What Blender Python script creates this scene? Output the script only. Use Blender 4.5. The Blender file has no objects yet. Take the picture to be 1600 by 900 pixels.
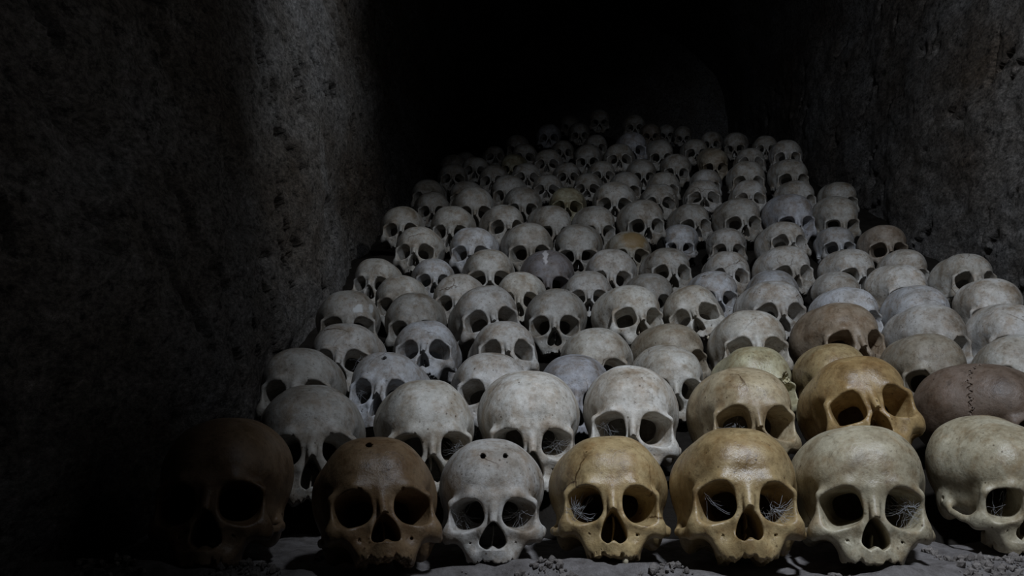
import bpy, math, random
import numpy as np
from mathutils import Vector

scene = bpy.context.scene
C = scene.collection
R = math.radians

# ================================================================ camera, world, light, exposure
FLOOR_TO_EYE = 0.292
cam = bpy.data.objects.new('camera', bpy.data.cameras.new('camera')); C.objects.link(cam)
cam.data.sensor_width = 36.0
cam.data.lens = 36.0                                            # 1600 px focal length on a 1600 px wide frame
cam.data.clip_start = 0.02
cam.location = (0, 0, FLOOR_TO_EYE)
cam.rotation_euler = (R(90) - math.atan(-50 / 1600), 0, math.atan(100 / 1600))
scene.camera = cam

scene.view_settings.view_transform = 'Standard'
scene.view_settings.look = 'None'
scene.view_settings.exposure = 0.0
scene.view_settings.gamma = 1.0
scene.view_settings.use_curve_mapping = False

world = bpy.data.worlds.new('dark_tunnel'); scene.world = world
world.use_nodes = True
world.node_tree.nodes['Background'].inputs['Color'].default_value = (0.55, 0.70, 1.0, 1)
world.node_tree.nodes['Background'].inputs['Strength'].default_value = 0.0006

lamp = bpy.data.objects.new('visitor_lamp', bpy.data.lights.new('visitor_lamp', 'SPOT')); C.objects.link(lamp)
lamp.data.energy = 86.0
lamp.data.color = (0.82, 0.89, 1.0)
lamp.data.shadow_soft_size = 0.07
lamp.data.spot_size = R(114)
lamp.data.spot_blend = 0.46
lamp.location = (0.36, 0.58, 1.54)
lamp.rotation_euler = (Vector((1.35, 2.02, 0.07)) - Vector(lamp.location)).to_track_quat('-Z', 'Y').to_euler()

for lname, watts, cone, at, aim in (('left_wall_fill', 40.0, 50, (0.85, 1.70, 1.75), (-0.66, 2.66, 0.84)), ('right_wall_fill', 40.0, 50, (0.15, 0.95, 1.75), (1.10, 2.30, 0.80))):  # two unseen fill spots, added only to brighten the side walls
    side = bpy.data.objects.new(lname, bpy.data.lights.new(lname, 'SPOT')); C.objects.link(side)
    side.data.energy = watts
    side.data.color = (0.90, 0.95, 1.0)
    side.data.shadow_soft_size = 0.06
    side.data.spot_size = R(cone)
    side.data.spot_blend = 1.0
    side.location = at
    side.rotation_euler = (Vector(aim) - Vector(at)).to_track_quat('-Z', 'Y').to_euler()

# ================================================================ helpers
def link(o, parent=None):
    C.objects.link(o)
    if parent is not None: o.parent = parent
    return o

def mesh_np(name, V, F, N=None):
    """a mesh straight from arrays; F is an (n,3) or (n,4) index array"""
    me = bpy.data.meshes.new(name); k = F.shape[1]
    me.vertices.add(len(V)); me.vertices.foreach_set('co', np.asarray(V, np.float32).ravel())
    me.loops.add(F.size); me.loops.foreach_set('vertex_index', np.asarray(F, np.int32).ravel())
    me.polygons.add(len(F)); me.polygons.foreach_set('loop_start', np.arange(0, F.size, k, dtype=np.int32))
    me.polygons.foreach_set('use_smooth', np.ones(len(F), bool))
    me.update(calc_edges=True); me.validate()
    if N is not None: me.normals_split_custom_set_from_vertices(np.asarray(N, np.float64).tolist())
    return me

def vnoise(u, v, seed):
    """smooth value noise on the plane"""
    u0, v0 = np.floor(u).astype(np.int64), np.floor(v).astype(np.int64); fu, fv = u - u0, v - v0
    fu, fv = fu * fu * (3 - 2 * fu), fv * fv * (3 - 2 * fv)
    def h(a, b):
        n = (a * 374761393 + b * 668265263 + seed * 974711) & 0x7fffffff
        n = ((n ^ (n >> 13)) * 1274126177) & 0x7fffffff
        return ((n ^ (n >> 16)) & 0xffff) / 65535.0
    return (h(u0, v0) * (1 - fu) + h(u0 + 1, v0) * fu) * (1 - fv) + (h(u0, v0 + 1) * (1 - fu) + h(u0 + 1, v0 + 1) * fu) * fv - .5

def fbm(u, v, seed, oct=4):
    s, a = 0, 1.0
    for k in range(oct): s = s + a * vnoise(u * 2 ** k, v * 2 ** k, seed + k); a *= .5
    return s

def gridmesh(name, G, material, flip=False):
    """G: (m,n,3) lattice of points -> one smooth mesh"""
    m, n = G.shape[:2]; i = np.arange(m * n).reshape(m, n)
    F = np.stack([i[:-1, :-1], i[1:, :-1], i[1:, 1:], i[:-1, 1:]], -1).reshape(-1, 4)
    if flip: F = F[:, ::-1]
    me = mesh_np(name, G.reshape(-1, 3), F); me.materials.append(material)
    return link(bpy.data.objects.new(name, me))

class NT:
    """small shorthand for node trees"""
    def __init__(s, name):
        s.m = bpy.data.materials.new(name); s.m.use_nodes = True; s.t = s.m.node_tree; s.b = s.t.nodes['Principled BSDF']
    def n(s, kind, **kw):
        x = s.t.nodes.new(kind)
        for k, v in kw.items(): setattr(x, k, v)
        return x
    def l(s, a, b): s.t.links.new(a, b)
    def noise(s, vec, scale, detail=4, rough=.55):
        x = s.n('ShaderNodeTexNoise'); x.inputs['Scale'].default_value = scale; x.inputs['Detail'].default_value = detail; x.inputs['Roughness'].default_value = rough
        s.l(vec, x.inputs['Vector']); return x.outputs['Fac']
    def ramp(s, fac, stops):
        x = s.n('ShaderNodeValToRGB'); e = x.color_ramp.elements
        while len(e) < len(stops): e.new(.5)
        for k, (p, c) in zip(e, stops): k.position = p; k.color = (*c, 1) if len(c) == 3 else c
        s.l(fac, x.inputs['Fac']); return x.outputs['Color']
    def mix(s, fac, a, b, mode='MIX'):
        x = s.n('ShaderNodeMix', data_type='RGBA', blend_type=mode)
        for k, v in ((0, fac), (6, a), (7, b)):
            if hasattr(v, 'is_linked'): s.l(v, x.inputs[k])
            else: x.inputs[k].default_value = v if k == 0 else (*v, 1)
        return x.outputs[2]
    def bump(s, h, strength, dist, prev=None):
        x = s.n('ShaderNodeBump'); x.inputs['Strength'].default_value = strength; x.inputs['Distance'].default_value = dist
        s.l(h, x.inputs['Height'])
        if prev is not None: s.l(prev, x.inputs['Normal'])
        return x.outputs['Normal']

# ================================================================ materials
def bone_material(name='old_bone', marks=()):
    """old bone; the object colour gives each skull its own tone, its alpha a place of its own in the noise"""
    k = NT(name); info = k.n('ShaderNodeObjectInfo'); tc = k.n('ShaderNodeTexCoord')
    off = k.n('ShaderNodeVectorMath', operation='SCALE'); off.inputs[0].default_value = (1.0, 1.7, 2.3); 
    mul = k.n('ShaderNodeMath', operation='MULTIPLY'); mul.inputs[1].default_value = 37.0
    k.l(info.outputs['Alpha'], mul.inputs[0]); k.l(mul.outputs[0], off.inputs['Scale'])
    add = k.n('ShaderNodeVectorMath', operation='ADD'); k.l(tc.outputs['Object'], add.inputs[0]); k.l(off.outputs[0], add.inputs[1]); v = add.outputs[0]
    W = (1, 1, 1)
    big = k.ramp(k.noise(v, 16, 5, .6), [(.28, (.45, .39, .32)), (.44, (.85, .82, .78)), (.56, (1.0, 1.0, 1.0)), (.75, (1.22, 1.22, 1.24))])
    col = k.mix(1.0, info.outputs['Color'], big, 'MULTIPLY')
    st = k.ramp(k.noise(v, 34, 6, .7), [(.46, (0, 0, 0)), (.64, (1, 1, 1))])
    stm = k.n('ShaderNodeMath', operation='MULTIPLY'); k.l(st, stm.inputs[0]); stm.inputs[1].default_value = .75
    dark = k.mix(1.0, col, (.62, .50, .38), 'MULTIPLY')
    col = k.mix(stm.outputs[0], col, dark)
    md = k.ramp(k.noise(v, 70, 5, .7), [(.32, (.62, .60, .57)), (.47, (.97, .97, .96)), (.60, (1.05, 1.05, 1.05)), (.72, (1.3, 1.3, 1.32))])
    col = k.mix(.8, col, k.mix(1.0, col, md, 'MULTIPLY'))
    fine = k.ramp(k.noise(v, 170, 5, .75), [(.28, (.36, .33, .30)), (.45, (.95, .94, .93)), (.58, (1, 1, 1)), (.74, (1.35, 1.35, 1.35))])
    col = k.mix(.85, col, k.mix(1.0, col, fine, 'MULTIPLY'))
    vo = k.n('ShaderNodeTexVoronoi'); vo.inputs['Scale'].default_value = 85; vo.inputs['Randomness'].default_value = 1; k.l(v, vo.inputs['Vector'])
    sp = k.ramp(vo.outputs['Distance'], [(.07, (1, 1, 1)), (.15, (0, 0, 0))])
    gate = k.ramp(k.noise(v, 22, 3), [(.44, (0, 0, 0)), (.56, (1, 1, 1))])
    sg = k.mix(1.0, sp, gate, 'MULTIPLY')
    col = k.mix(sg, col, k.mix(1.0, col, (.30, .26, .22), 'MULTIPLY'))
    # hairline cracks
    wn = k.n('ShaderNodeTexVoronoi', feature='DISTANCE_TO_EDGE'); wn.inputs['Scale'].default_value = 11
    dis = k.n('ShaderNodeVectorMath', operation='SCALE'); nz = k.n('ShaderNodeTexNoise'); nz.inputs['Scale'].default_value = 45; nz.inputs['Detail'].default_value = 4
    k.l(v, nz.inputs['Vector']); k.l(nz.outputs['Color'], dis.inputs[0]); dis.inputs['Scale'].default_value = .018
    ad2 = k.n('ShaderNodeVectorMath', operation='ADD'); k.l(v, ad2.inputs[0]); k.l(dis.outputs[0], ad2.inputs[1]); k.l(ad2.outputs[0], wn.inputs['Vector'])
    ck = k.ramp(wn.outputs['Distance'], [(.004, (1, 1, 1)), (.014, (0, 0, 0))])
    cg = k.ramp(k.noise(v, 9, 2), [(.60, (0, 0, 0)), (.68, (1, 1, 1))])
    crack = k.mix(1.0, ck, cg, 'MULTIPLY')
    col = k.mix(crack, col, k.mix(1.0, col, (.28, .22, .17), 'MULTIPLY'))
    for centre, size, tint, strength in marks:               # a stain or lime crust of its own on this one skull
        mp = k.n('ShaderNodeMapping', vector_type='TEXTURE'); mp.inputs['Location'].default_value = centre; mp.inputs['Scale'].default_value = size
        wob = k.n('ShaderNodeVectorMath', operation='SCALE'); n2 = k.n('ShaderNodeTexNoise'); n2.inputs['Scale'].default_value = 60; k.l(v, n2.inputs['Vector']); k.l(n2.outputs['Color'], wob.inputs[0]); wob.inputs['Scale'].default_value = .022
        a3 = k.n('ShaderNodeVectorMath', operation='ADD'); k.l(tc.outputs['Object'], a3.inputs[0]); k.l(wob.outputs[0], a3.inputs[1]); k.l(a3.outputs[0], mp.inputs['Vector'])
        ln = k.n('ShaderNodeVectorMath', operation='LENGTH'); k.l(mp.outputs['Vector'], ln.inputs[0])
        mk = k.ramp(ln.outputs['Value'], [(.70, (strength,) * 3), (1.0, (0, 0, 0))])
        col = k.mix(mk, col, tint)
    k.l(col, k.b.inputs['Base Color'])
    sep = k.n('ShaderNodeSeparateColor'); k.l(info.outputs['Color'], sep.inputs[0])       # brown, handled bone is glossier than dusty grey bone
    rb = k.n('ShaderNodeMath', operation='SUBTRACT'); k.l(sep.outputs[0], rb.inputs[0]); k.l(sep.outputs[2], rb.inputs[1])
    mr = k.n('ShaderNodeMapRange'); k.l(rb.outputs[0], mr.inputs['Value'])
    for key, val in (('From Min', .05), ('From Max', .20), ('To Min', .20), ('To Max', 0)): mr.inputs[key].default_value = val
    ro = k.n('ShaderNodeMath', operation='ADD'); k.l(k.ramp(k.noise(v, 28, 4), [(.35, (.26,) * 3), (.65, (.46,) * 3)]), ro.inputs[0]); k.l(mr.outputs[0], ro.inputs[1])
    k.l(ro.outputs[0], k.b.inputs['Roughness'])
    k.b.inputs['Specular IOR Level'].default_value = .5
    nb = k.bump(k.noise(v, 60, 7, .66), .65, .0026)
    nb = k.bump(k.noise(v, 420, 4, .7), .35, .0006, nb)
    nb = k.bump(k.mix(1.0, sg, crack, 'ADD'), -.5, .0012, nb)
    k.l(nb, k.b.inputs['Normal'])
    return k.m

def wall_material():
    k = NT('rough_tufa_wall'); tc = k.n('ShaderNodeTexCoord'); mp = k.n('ShaderNodeMapping'); mp.inputs['Scale'].default_value = (1, .42, 1)
    k.l(tc.outputs['Object'], mp.inputs['Vector']); v = mp.outputs['Vector']
    a = k.ramp(k.noise(v, 2.2, 6, .6), [(.30, (.125, .10, .078)), (.50, (.20, .19, .18)), (.70, (.27, .27, .275))])
    g = k.ramp(k.noise(v, 60, 5, .8), [(.34, (.16, .16, .16)), (.48, (.9, .9, .9)), (.60, (1.1, 1.1, 1.1)), (.74, (2.1, 2.1, 2.15))])
    col = k.mix(1.0, a, g, 'MULTIPLY')
    s = k.ramp(k.noise(v, 11, 6, .7), [(.42, (.50, .44, .38)), (.58, (1, 1, 1))])
    col = k.mix(.5, col, k.mix(1.0, col, s, 'MULTIPLY'))
    g2 = k.ramp(k.noise(v, 150, 3, .8), [(.36, (.35, .35, .35)), (.50, (1, 1, 1)), (.66, (1.7, 1.7, 1.7))])
    col = k.mix(.7, col, k.mix(1.0, col, g2, 'MULTIPLY'))
    k.l(col, k.b.inputs['Base Color']); k.b.inputs['Roughness'].default_value = .92; k.b.inputs['Specular IOR Level'].default_value = .15
    nb = k.bump(k.noise(v, 38, 7, .75), .9, .02)
    nb = k.bump(k.noise(v, 190, 4, .8), .7, .004, nb)
    k.l(nb, k.b.inputs['Normal'])
    return k.m

def earth_material(name, lo, hi, scale):
    k = NT(name); tc = k.n('ShaderNodeTexCoord'); v = tc.outputs['Object']
    col = k.ramp(k.noise(v, scale, 7, .7), [(.3, lo), (.7, hi)])
    k.l(col, k.b.inputs['Base Color']); k.b.inputs['Roughness'].default_value = .95; k.b.inputs['Specular IOR Level'].default_value = .1
    k.l(k.bump(k.noise(v, scale * 6, 6, .75), .9, .006), k.b.inputs['Normal'])
    return k.m

BONE = bone_material()
OWN_BONE = {   # wobble adds about +11 mm to each axis, so the centres lie that much further on
    'W7': bone_material('bone_with_white_streak', [((.006, -.045, .066), (.0065, .052, .040), (.52, .50, .50), .9)]),
    'V1': bone_material('bone_with_lime_patch', [((.034, -.070, .026), (.014, .030, .012), (.60, .62, .62), .8), ((.060, -.050, .035), (.006, .030, .012), (.55, .57, .58), .7)]),
    'X10': bone_material('bone_with_tawny_stain', [((.020, -.060, .040), (.042, .05, .040), (.20, .125, .040), .85)]),
}
WALL = wall_material()
DIRT = earth_material('floor_dirt', (.14, .125, .118), (.38, .36, .355), 45)
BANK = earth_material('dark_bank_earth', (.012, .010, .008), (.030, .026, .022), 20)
GRIT = earth_material('gravel', (.12, .105, .095), (.42, .385, .36), 30)
web = NT('dusty_cobweb'); web.b.inputs['Base Color'].default_value = (.42, .43, .45, 1); web.b.inputs['Roughness'].default_value = .8; WEB = web.m
tth = NT('tooth_enamel'); tth.b.inputs['Base Color'].default_value = (.55, .49, .36, 1); tth.b.inputs['Roughness'].default_value = .35; TOOTH = tth.m

# ================================================================ the tunnel
XL, XR, YN, YF = -0.735, 1.135, -0.9, 7.7
LEFT_RUN = ((-.9, 1.2, 1.7, 2.2, 2.75, 3.4, 5.0, 8.0), (-.59, -.58, -.580, -.615, -.645, -.695, -.718, -.72))     # the walls are not quite straight
RIGHT_RUN = ((-.9, 1.2, 2.4, 2.7, 4.0, 8.0), (1.06, 1.06, 1.085, 1.118, 1.135, 1.14))
SPRING, CROWN = 1.75, 2.55
def kind(o, k='structure'): o['kind'] = k; return o

def spaced(y0, y1, s0, s1):
    out, y = [y0], y0
    while y < y1:
        t = min(max((y - .9) / 5.0, 0), 1); y += s0 + (s1 - s0) * t; out.append(min(y, y1))
    return np.array(out)

def pick_marks(u, v, seed, n, ang, box, wide):
    """long shallow strokes left by the digging tool; returns depth"""
    rs = np.random.RandomState(seed); d = np.zeros_like(u)
    for _ in range(n):
        cu, cv = rs.uniform(*box[0]), rs.uniform(*box[1]); a = ang + rs.normal(0, .22); L = rs.uniform(.04, .15); w = rs.uniform(.008, .016) * wide; dep = rs.uniform(.020, .046)
        m = (np.abs(u - cu) < .2) & (np.abs(v - cv) < .2)
        if not m.any(): continue
        du, dv = u[m] - cu, v[m] - cv; s = du * math.cos(a) + dv * math.sin(a); t = -du * math.sin(a) + dv * math.cos(a)
        t = t + .006 * np.sin(s * 90 + cu * 40); r = (s / L) ** 2 + (t / w) ** 2
        d[m] = np.maximum(d[m], dep * np.clip(1 - r, 0, 1) ** .6)
    return d

def side_wall(name, run, sgn, seed, ang, marks, wide):
    ys = spaced(YN, YF, .0075, .03); zs = np.arange(-.06, SPRING + .0085, .0085)
    Y, Z = np.meshgrid(ys, zs, indexing='ij')
    dep = pick_marks(Y, Z, seed, marks, ang, ((1.0, 5.5), (.2, 1.6)), wide)
    rel = .050 * fbm(Y * 1.2, Z * 1.6, seed, 3) + .026 * fbm(Y * 4.5, Z * 8, seed + 20, 4) + .009 * fbm(Y * 18, Z * 40, seed + 40, 2)
    pits = np.clip(fbm(Y * 6, Z * 13, seed + 60, 3) - .40, 0, 1) * .16
    edge = np.clip((SPRING - Z) / .2, 0, 1)
    near = np.interp(Y, *run); top = XL if sgn < 0 else XR
    X = near * edge + top * (1 - edge) + sgn * (dep + pits - rel * .8 + .022) * edge
    return kind(gridmesh(name, np.stack([X, Y, Z], -1), WALL, flip=sgn > 0))
side_wall('wall_left', LEFT_RUN, -1, 3, 2.55, 210, 1.0)
side_wall('wall_right', RIGHT_RUN, 1, 9, 2.66, 62, 1.0)

ys = spaced(YN, YF, .05, .09); th = np.linspace(0, math.pi, 90)
Yv, Tv = np.meshgrid(ys, th, indexing='ij')
xm, rx = (XL + XR) / 2, (XR - XL) / 2
rel = 1 + .05 * fbm(Yv * 2, Tv * 3, 71, 4) * np.clip(np.minimum(Tv, math.pi - Tv) / .25, 0, 1)
kind(gridmesh('ceiling', np.stack([xm - rx * np.cos(Tv) * rel, Yv, SPRING + (CROWN - SPRING) * np.sin(Tv) * rel], -1), WALL, flip=True))

xs, zs = np.linspace(XL - .12, XR + .12, 80), np.linspace(-.06, CROWN + .1, 80)
Xb, Zb = np.meshgrid(xs, zs, indexing='ij')
kind(gridmesh('wall_back', np.stack([Xb, YF - .02 + .06 * fbm(Xb * 3, Zb * 3, 81, 4), Zb], -1), WALL))

# trampled floor in front, and the bank of earth the heap lies on
xs, ys = np.arange(XL - .1, XR + .11, .012), np.arange(YN, 1.52, .012)
Xf, Yf = np.meshgrid(xs, ys, indexing='ij')
def floor_z(x, y):
    berm = np.interp(x, (-.75, -.43, -.23, -.10, .04, .19, .35, .55, .8), (1.15, 1.135, 1.085, 1.185, 1.18, 1.155, 1.185, 1.305, 1.32))          # crumbs swept up against the jaws
    return .006 * fbm(x * 6, y * 6, 15, 3) + .006 * fbm(x * 34, y * 34, 17, 3) - .004 + (np.interp(x, (.1, .28, .5), (.021, .009, .008)) + .012 * fbm(x * 14, y * 5, 19, 2)) * np.exp(-((y - berm + .012) / .028) ** 2)
Zf = floor_z(Xf, Yf)
kind(gridmesh('floor', np.stack([Xf, Yf, Zf], -1), DIRT))

# name, place of the skull's middle, yaw, roll, pitch, size, tone, underside height, and where its crown shows in the photograph (orders the labels)
SKULLS = [
    ('F1', -0.4344, 1.2521, 0.0838, 0.123, -0.000, -0.212, 1.145, 'db', 0.000, 652, 360),
    ('F2', -0.2298, 1.1734, 0.0754, 0.276, -0.000, -0.420, 1.038, 'br', 0.000, 682, 585),
    ('F3', -0.1044, 1.2687, 0.0712, 0.088, -0.000, -0.188, 0.961, 'gr', -0.000, 686, 772),
    ('F4', 0.0392, 1.2743, 0.0709, 0.005, -0.000, -0.325, 1.021, 'oc', 0.000, 680, 954),
    ('F5', 0.1913, 1.2578, 0.0752, -0.009, -0.000, -0.356, 1.070, 'oc', -0.000, 672, 1144),
    ('F6', 0.3463, 1.2893, 0.0789, -0.117, -0.000, -0.218, 1.102, 'be', -0.001, 662, 1339),
    ('F7', 0.5514, 1.4065, 0.0863, 0.187, -0.000, 0.064, 1.013, 'be', -0.002, 643, 1551),
    ('S1', -0.3803, 1.4669, 0.1139, 0.237, -0.000, -0.263, 1.138, 'gd', 0.033, 597, 481),
    ('S2', -0.2106, 1.4330, 0.1262, 0.243, -0.000, -0.180, 1.042, 'pa', 0.049, 596, 659),
    ('S3', -0.0684, 1.4974, 0.1365, 0.091, -0.000, -0.072, 1.053, 'pw', 0.054, 580, 828),
    ('S4', 0.0824, 1.5276, 0.1434, -0.035, -0.000, -0.223, 1.074, 'pw', 0.065, 570, 989),
    ('S5', 0.2437, 1.5355, 0.1408, 0.088, -0.000, -0.312, 1.074, 'tn', 0.067, 571, 1161),
    ('S6', 0.4044, 1.5121, 0.1527, 0.012, -0.157, -0.493, 1.104, 'or', 0.066, 556, 1340),
    ('S7', 0.6095, 1.5925, 0.1444, 0.781, -0.000, -0.152, 1.051, 'rb', 0.065, 569, 1532),
    ('T1', -0.4583, 1.6900, 0.1686, 0.133, -0.000, -0.304, 1.028, 'gd', 0.097, 540, 478),
    ('T2', -0.3167, 1.7194, 0.1603, -0.017, -0.000, -0.415, 0.984, 'gb', 0.089, 549, 609),
    ('T3', -0.1416, 1.7160, 0.1606, 0.081, -0.000, -0.417, 0.996, 'gr', 0.088, 548, 769),
    ('T4', -0.0027, 1.7893, 0.1674, 0.024, -0.000, -0.096, 0.882, 'bl', 0.099, 547, 903),
    ('T5', 0.1663, 1.8598, 0.1794, 0.053, -0.000, -0.147, 0.916, 'pa', 0.110, 539, 1042),
    ('T6', 0.2994, 1.7678, 0.1692, 0.108, -0.000, -0.332, 1.000, 'tg', 0.100, 540, 1172),
    ('T7', 0.4582, 1.8694, 0.1801, -0.011, -0.000, -0.187, 0.896, 'oc', 0.114, 535, 1294),
    ('T8', 0.6154, 1.8681, 0.1917, -0.026, -0.000, -0.164, 1.009, 'bg', 0.116, 518, 1438),
    ('T9', 0.7655, 1.8414, 0.1857, -0.257, -0.000, -0.315, 1.039, 'pa', 0.114, 522, 1586),
    ('U1', -0.4342, 1.9271, 0.2092, 0.053, -0.000, -0.336, 0.998, 'gr', 0.140, 503, 547),
    ('U2', -0.2971, 2.0172, 0.2109, 0.062, -0.000, -0.526, 0.953, 'gb', 0.138, 502, 668),
    ('U3', -0.1409, 1.9776, 0.2104, 0.158, -0.000, -0.530, 0.989, 'gr', 0.135, 500, 785),
    ('U4', 0.0398, 1.9807, 0.1999, -0.018, -0.000, -0.241, 1.019, 'pa', 0.127, 516, 931),
    ('U5', 0.1841, 2.0515, 0.2111, 0.242, -0.000, -0.286, 0.986, 'bg', 0.142, 500, 1050),
    ('U6', 0.3317, 2.0017, 0.2285, 0.047, -0.000, -0.350, 1.065, 'pa', 0.154, 486, 1174),
    ('U7', 0.5129, 2.0670, 0.2415, 0.212, -0.000, -0.313, 1.122, 'bw', 0.164, 470, 1305),
    ('U8', 0.6839, 2.0662, 0.2407, 0.072, -0.000, -0.228, 1.057, 'gr', 0.164, 476, 1443),
    ('U9', 0.8562, 2.0999, 0.2484, -0.069, -0.000, -0.140, 1.053, 'gr', 0.169, 471, 1573),
    ('V1', -0.4978, 2.2146, 0.2800, 0.208, -0.000, -0.222, 1.000, 'gd', 0.207, 453, 544),
    ('V2', -0.3526, 2.2314, 0.2752, 0.071, -0.000, -0.202, 0.978, 'gd', 0.203, 458, 651),
    ('V3', -0.1930, 2.1872, 0.2794, 0.236, -0.105, -0.390, 1.047, 'gr', 0.204, 447, 756),
    ('V4', -0.0445, 2.2633, 0.2858, -0.023, -0.000, -0.158, 0.999, 'gd', 0.211, 450, 871),
    ('V5', 0.1136, 2.2562, 0.2899, 0.247, -0.000, -0.312, 1.033, 'pa', 0.219, 443, 979),
    ('V6', 0.2578, 2.2611, 0.2846, -0.070, -0.279, -0.472, 0.989, 'pa', 0.205, 443, 1084),
    ('V7', 0.4263, 2.2847, 0.2963, 0.088, -0.000, -0.355, 1.050, 'gr', 0.222, 437, 1203),
    ('V8', 0.5918, 2.2976, 0.2879, 0.088, -0.000, -0.279, 1.016, 'pb', 0.216, 446, 1321),
    ('V9', 0.7425, 2.2877, 0.2898, -0.102, -0.000, -0.143, 1.031, 'gb', 0.212, 445, 1431),
    ('V10', 0.9309, 2.3808, 0.3094, -0.124, -0.000, -0.084, 1.026, 'gr', 0.230, 434, 1543),
    ('W0', 0.4932, 2.6006, 0.3449, -0.083, -0.000, 0.001, 0.944, 'gb', 0.268, 421, 1208),
    ('W1', -0.5384, 2.7500, 0.3863, -0.044, -0.000, -0.252, 0.916, 'gd', 0.321, 404, 592),
    ('W2', -0.4280, 2.4894, 0.3303, 0.049, -0.000, -0.174, 0.947, 'gd', 0.260, 429, 629),
    ('W3', -0.3924, 2.8088, 0.3957, 0.154, -0.000, -0.248, 0.876, 'gb', 0.333, 398, 676),
    ('W4', -0.2913, 2.5476, 0.3343, 0.000, -0.000, -0.200, 0.925, 'gr', 0.266, 425, 723),
    ('W5', -0.2330, 2.7290, 0.4041, 0.106, -0.000, -0.174, 1.008, 'gd', 0.329, 391, 766),
    ('W6', -0.1377, 2.5417, 0.3458, -0.005, -0.000, -0.157, 0.901, 'pa', 0.278, 424, 819),
    ('W7', -0.0761, 2.7174, 0.3978, 0.034, -0.000, -0.036, 1.049, 'pu', 0.315, 392, 860),
    ('W8', 0.0299, 2.5661, 0.3441, 0.009, -0.000, -0.271, 0.905, 'gr', 0.280, 421, 914),
    ('W9', 0.0935, 2.7744, 0.4061, -0.014, -0.000, -0.160, 1.001, 'gr', 0.331, 391, 950),
    ('W10', 0.1866, 2.6091, 0.3435, 0.038, -0.000, -0.149, 0.909, 'gd', 0.275, 424, 1012),
    ('W11', 0.2426, 2.7999, 0.4135, 0.131, -0.000, -0.274, 0.985, 'gd', 0.344, 387, 1039),
    ('W12', 0.3483, 2.6371, 0.3509, 0.084, -0.000, -0.154, 0.899, 'pb', 0.283, 422, 1117),
    ('W13', 0.4094, 2.8367, 0.4029, 0.008, -0.000, -0.325, 0.949, 'gr', 0.334, 391, 1136),
    ('W14', 0.5589, 2.8096, 0.4125, 0.173, -0.000, -0.248, 1.005, 'gr', 0.340, 389, 1224),
    ('W15', 0.6673, 2.6706, 0.3501, -0.075, -0.000, -0.037, 0.872, 'gr', 0.281, 422, 1302),
    ('W16', 0.7483, 2.8825, 0.4141, 0.217, -0.000, -0.218, 0.965, 'gr', 0.344, 387, 1320),
    ('W17', 0.8007, 2.6134, 0.3573, 0.145, -0.000, -0.156, 0.980, 'gr', 0.284, 412, 1398),
    ('W18', 0.9081, 2.9073, 0.4143, -0.052, -0.000, -0.195, 0.938, 'gr', 0.345, 390, 1410),
    ('W19', 0.9793, 2.6693, 0.3819, 0.065, -0.000, -0.319, 1.031, 'gd', 0.311, 394, 1503),
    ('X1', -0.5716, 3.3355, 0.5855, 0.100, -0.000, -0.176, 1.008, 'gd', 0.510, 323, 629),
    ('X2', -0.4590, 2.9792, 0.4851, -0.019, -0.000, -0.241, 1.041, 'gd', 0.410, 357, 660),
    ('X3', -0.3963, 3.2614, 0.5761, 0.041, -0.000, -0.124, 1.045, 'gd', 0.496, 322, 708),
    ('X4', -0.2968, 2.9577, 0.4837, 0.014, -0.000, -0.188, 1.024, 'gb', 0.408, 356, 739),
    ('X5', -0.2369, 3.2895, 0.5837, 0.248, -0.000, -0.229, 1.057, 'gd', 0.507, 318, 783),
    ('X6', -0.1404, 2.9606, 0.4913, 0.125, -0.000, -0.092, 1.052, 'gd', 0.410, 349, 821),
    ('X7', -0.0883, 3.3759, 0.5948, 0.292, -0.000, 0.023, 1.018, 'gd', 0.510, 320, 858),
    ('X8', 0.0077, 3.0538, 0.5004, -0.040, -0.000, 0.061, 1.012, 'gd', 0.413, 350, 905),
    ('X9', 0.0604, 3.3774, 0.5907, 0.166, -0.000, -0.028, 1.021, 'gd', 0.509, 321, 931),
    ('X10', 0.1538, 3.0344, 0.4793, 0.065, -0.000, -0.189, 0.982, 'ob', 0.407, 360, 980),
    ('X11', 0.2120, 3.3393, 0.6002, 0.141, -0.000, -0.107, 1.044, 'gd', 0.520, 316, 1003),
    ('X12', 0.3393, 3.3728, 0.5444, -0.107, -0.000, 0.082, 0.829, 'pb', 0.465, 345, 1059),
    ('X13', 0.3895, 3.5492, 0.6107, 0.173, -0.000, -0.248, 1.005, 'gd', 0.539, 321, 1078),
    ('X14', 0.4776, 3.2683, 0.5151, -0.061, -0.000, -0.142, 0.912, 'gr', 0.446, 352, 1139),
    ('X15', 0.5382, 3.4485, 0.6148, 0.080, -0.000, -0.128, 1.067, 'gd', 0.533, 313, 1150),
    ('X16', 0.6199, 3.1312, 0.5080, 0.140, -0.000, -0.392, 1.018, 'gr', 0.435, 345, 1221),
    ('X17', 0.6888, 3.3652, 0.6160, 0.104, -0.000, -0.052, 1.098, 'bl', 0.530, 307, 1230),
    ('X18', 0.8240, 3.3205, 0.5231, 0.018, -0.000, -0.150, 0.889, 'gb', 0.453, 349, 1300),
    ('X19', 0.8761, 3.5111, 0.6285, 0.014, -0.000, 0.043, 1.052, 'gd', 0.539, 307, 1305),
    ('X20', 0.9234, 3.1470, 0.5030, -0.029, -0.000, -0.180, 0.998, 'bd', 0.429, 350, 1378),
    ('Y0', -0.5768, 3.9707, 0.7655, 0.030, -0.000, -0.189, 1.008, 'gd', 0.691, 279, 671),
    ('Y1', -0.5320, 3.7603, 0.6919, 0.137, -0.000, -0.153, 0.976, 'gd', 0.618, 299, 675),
    ('Y2', -0.3502, 3.4862, 0.6589, 0.124, -0.000, -0.150, 1.105, 'gd', 0.575, 293, 740),
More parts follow.
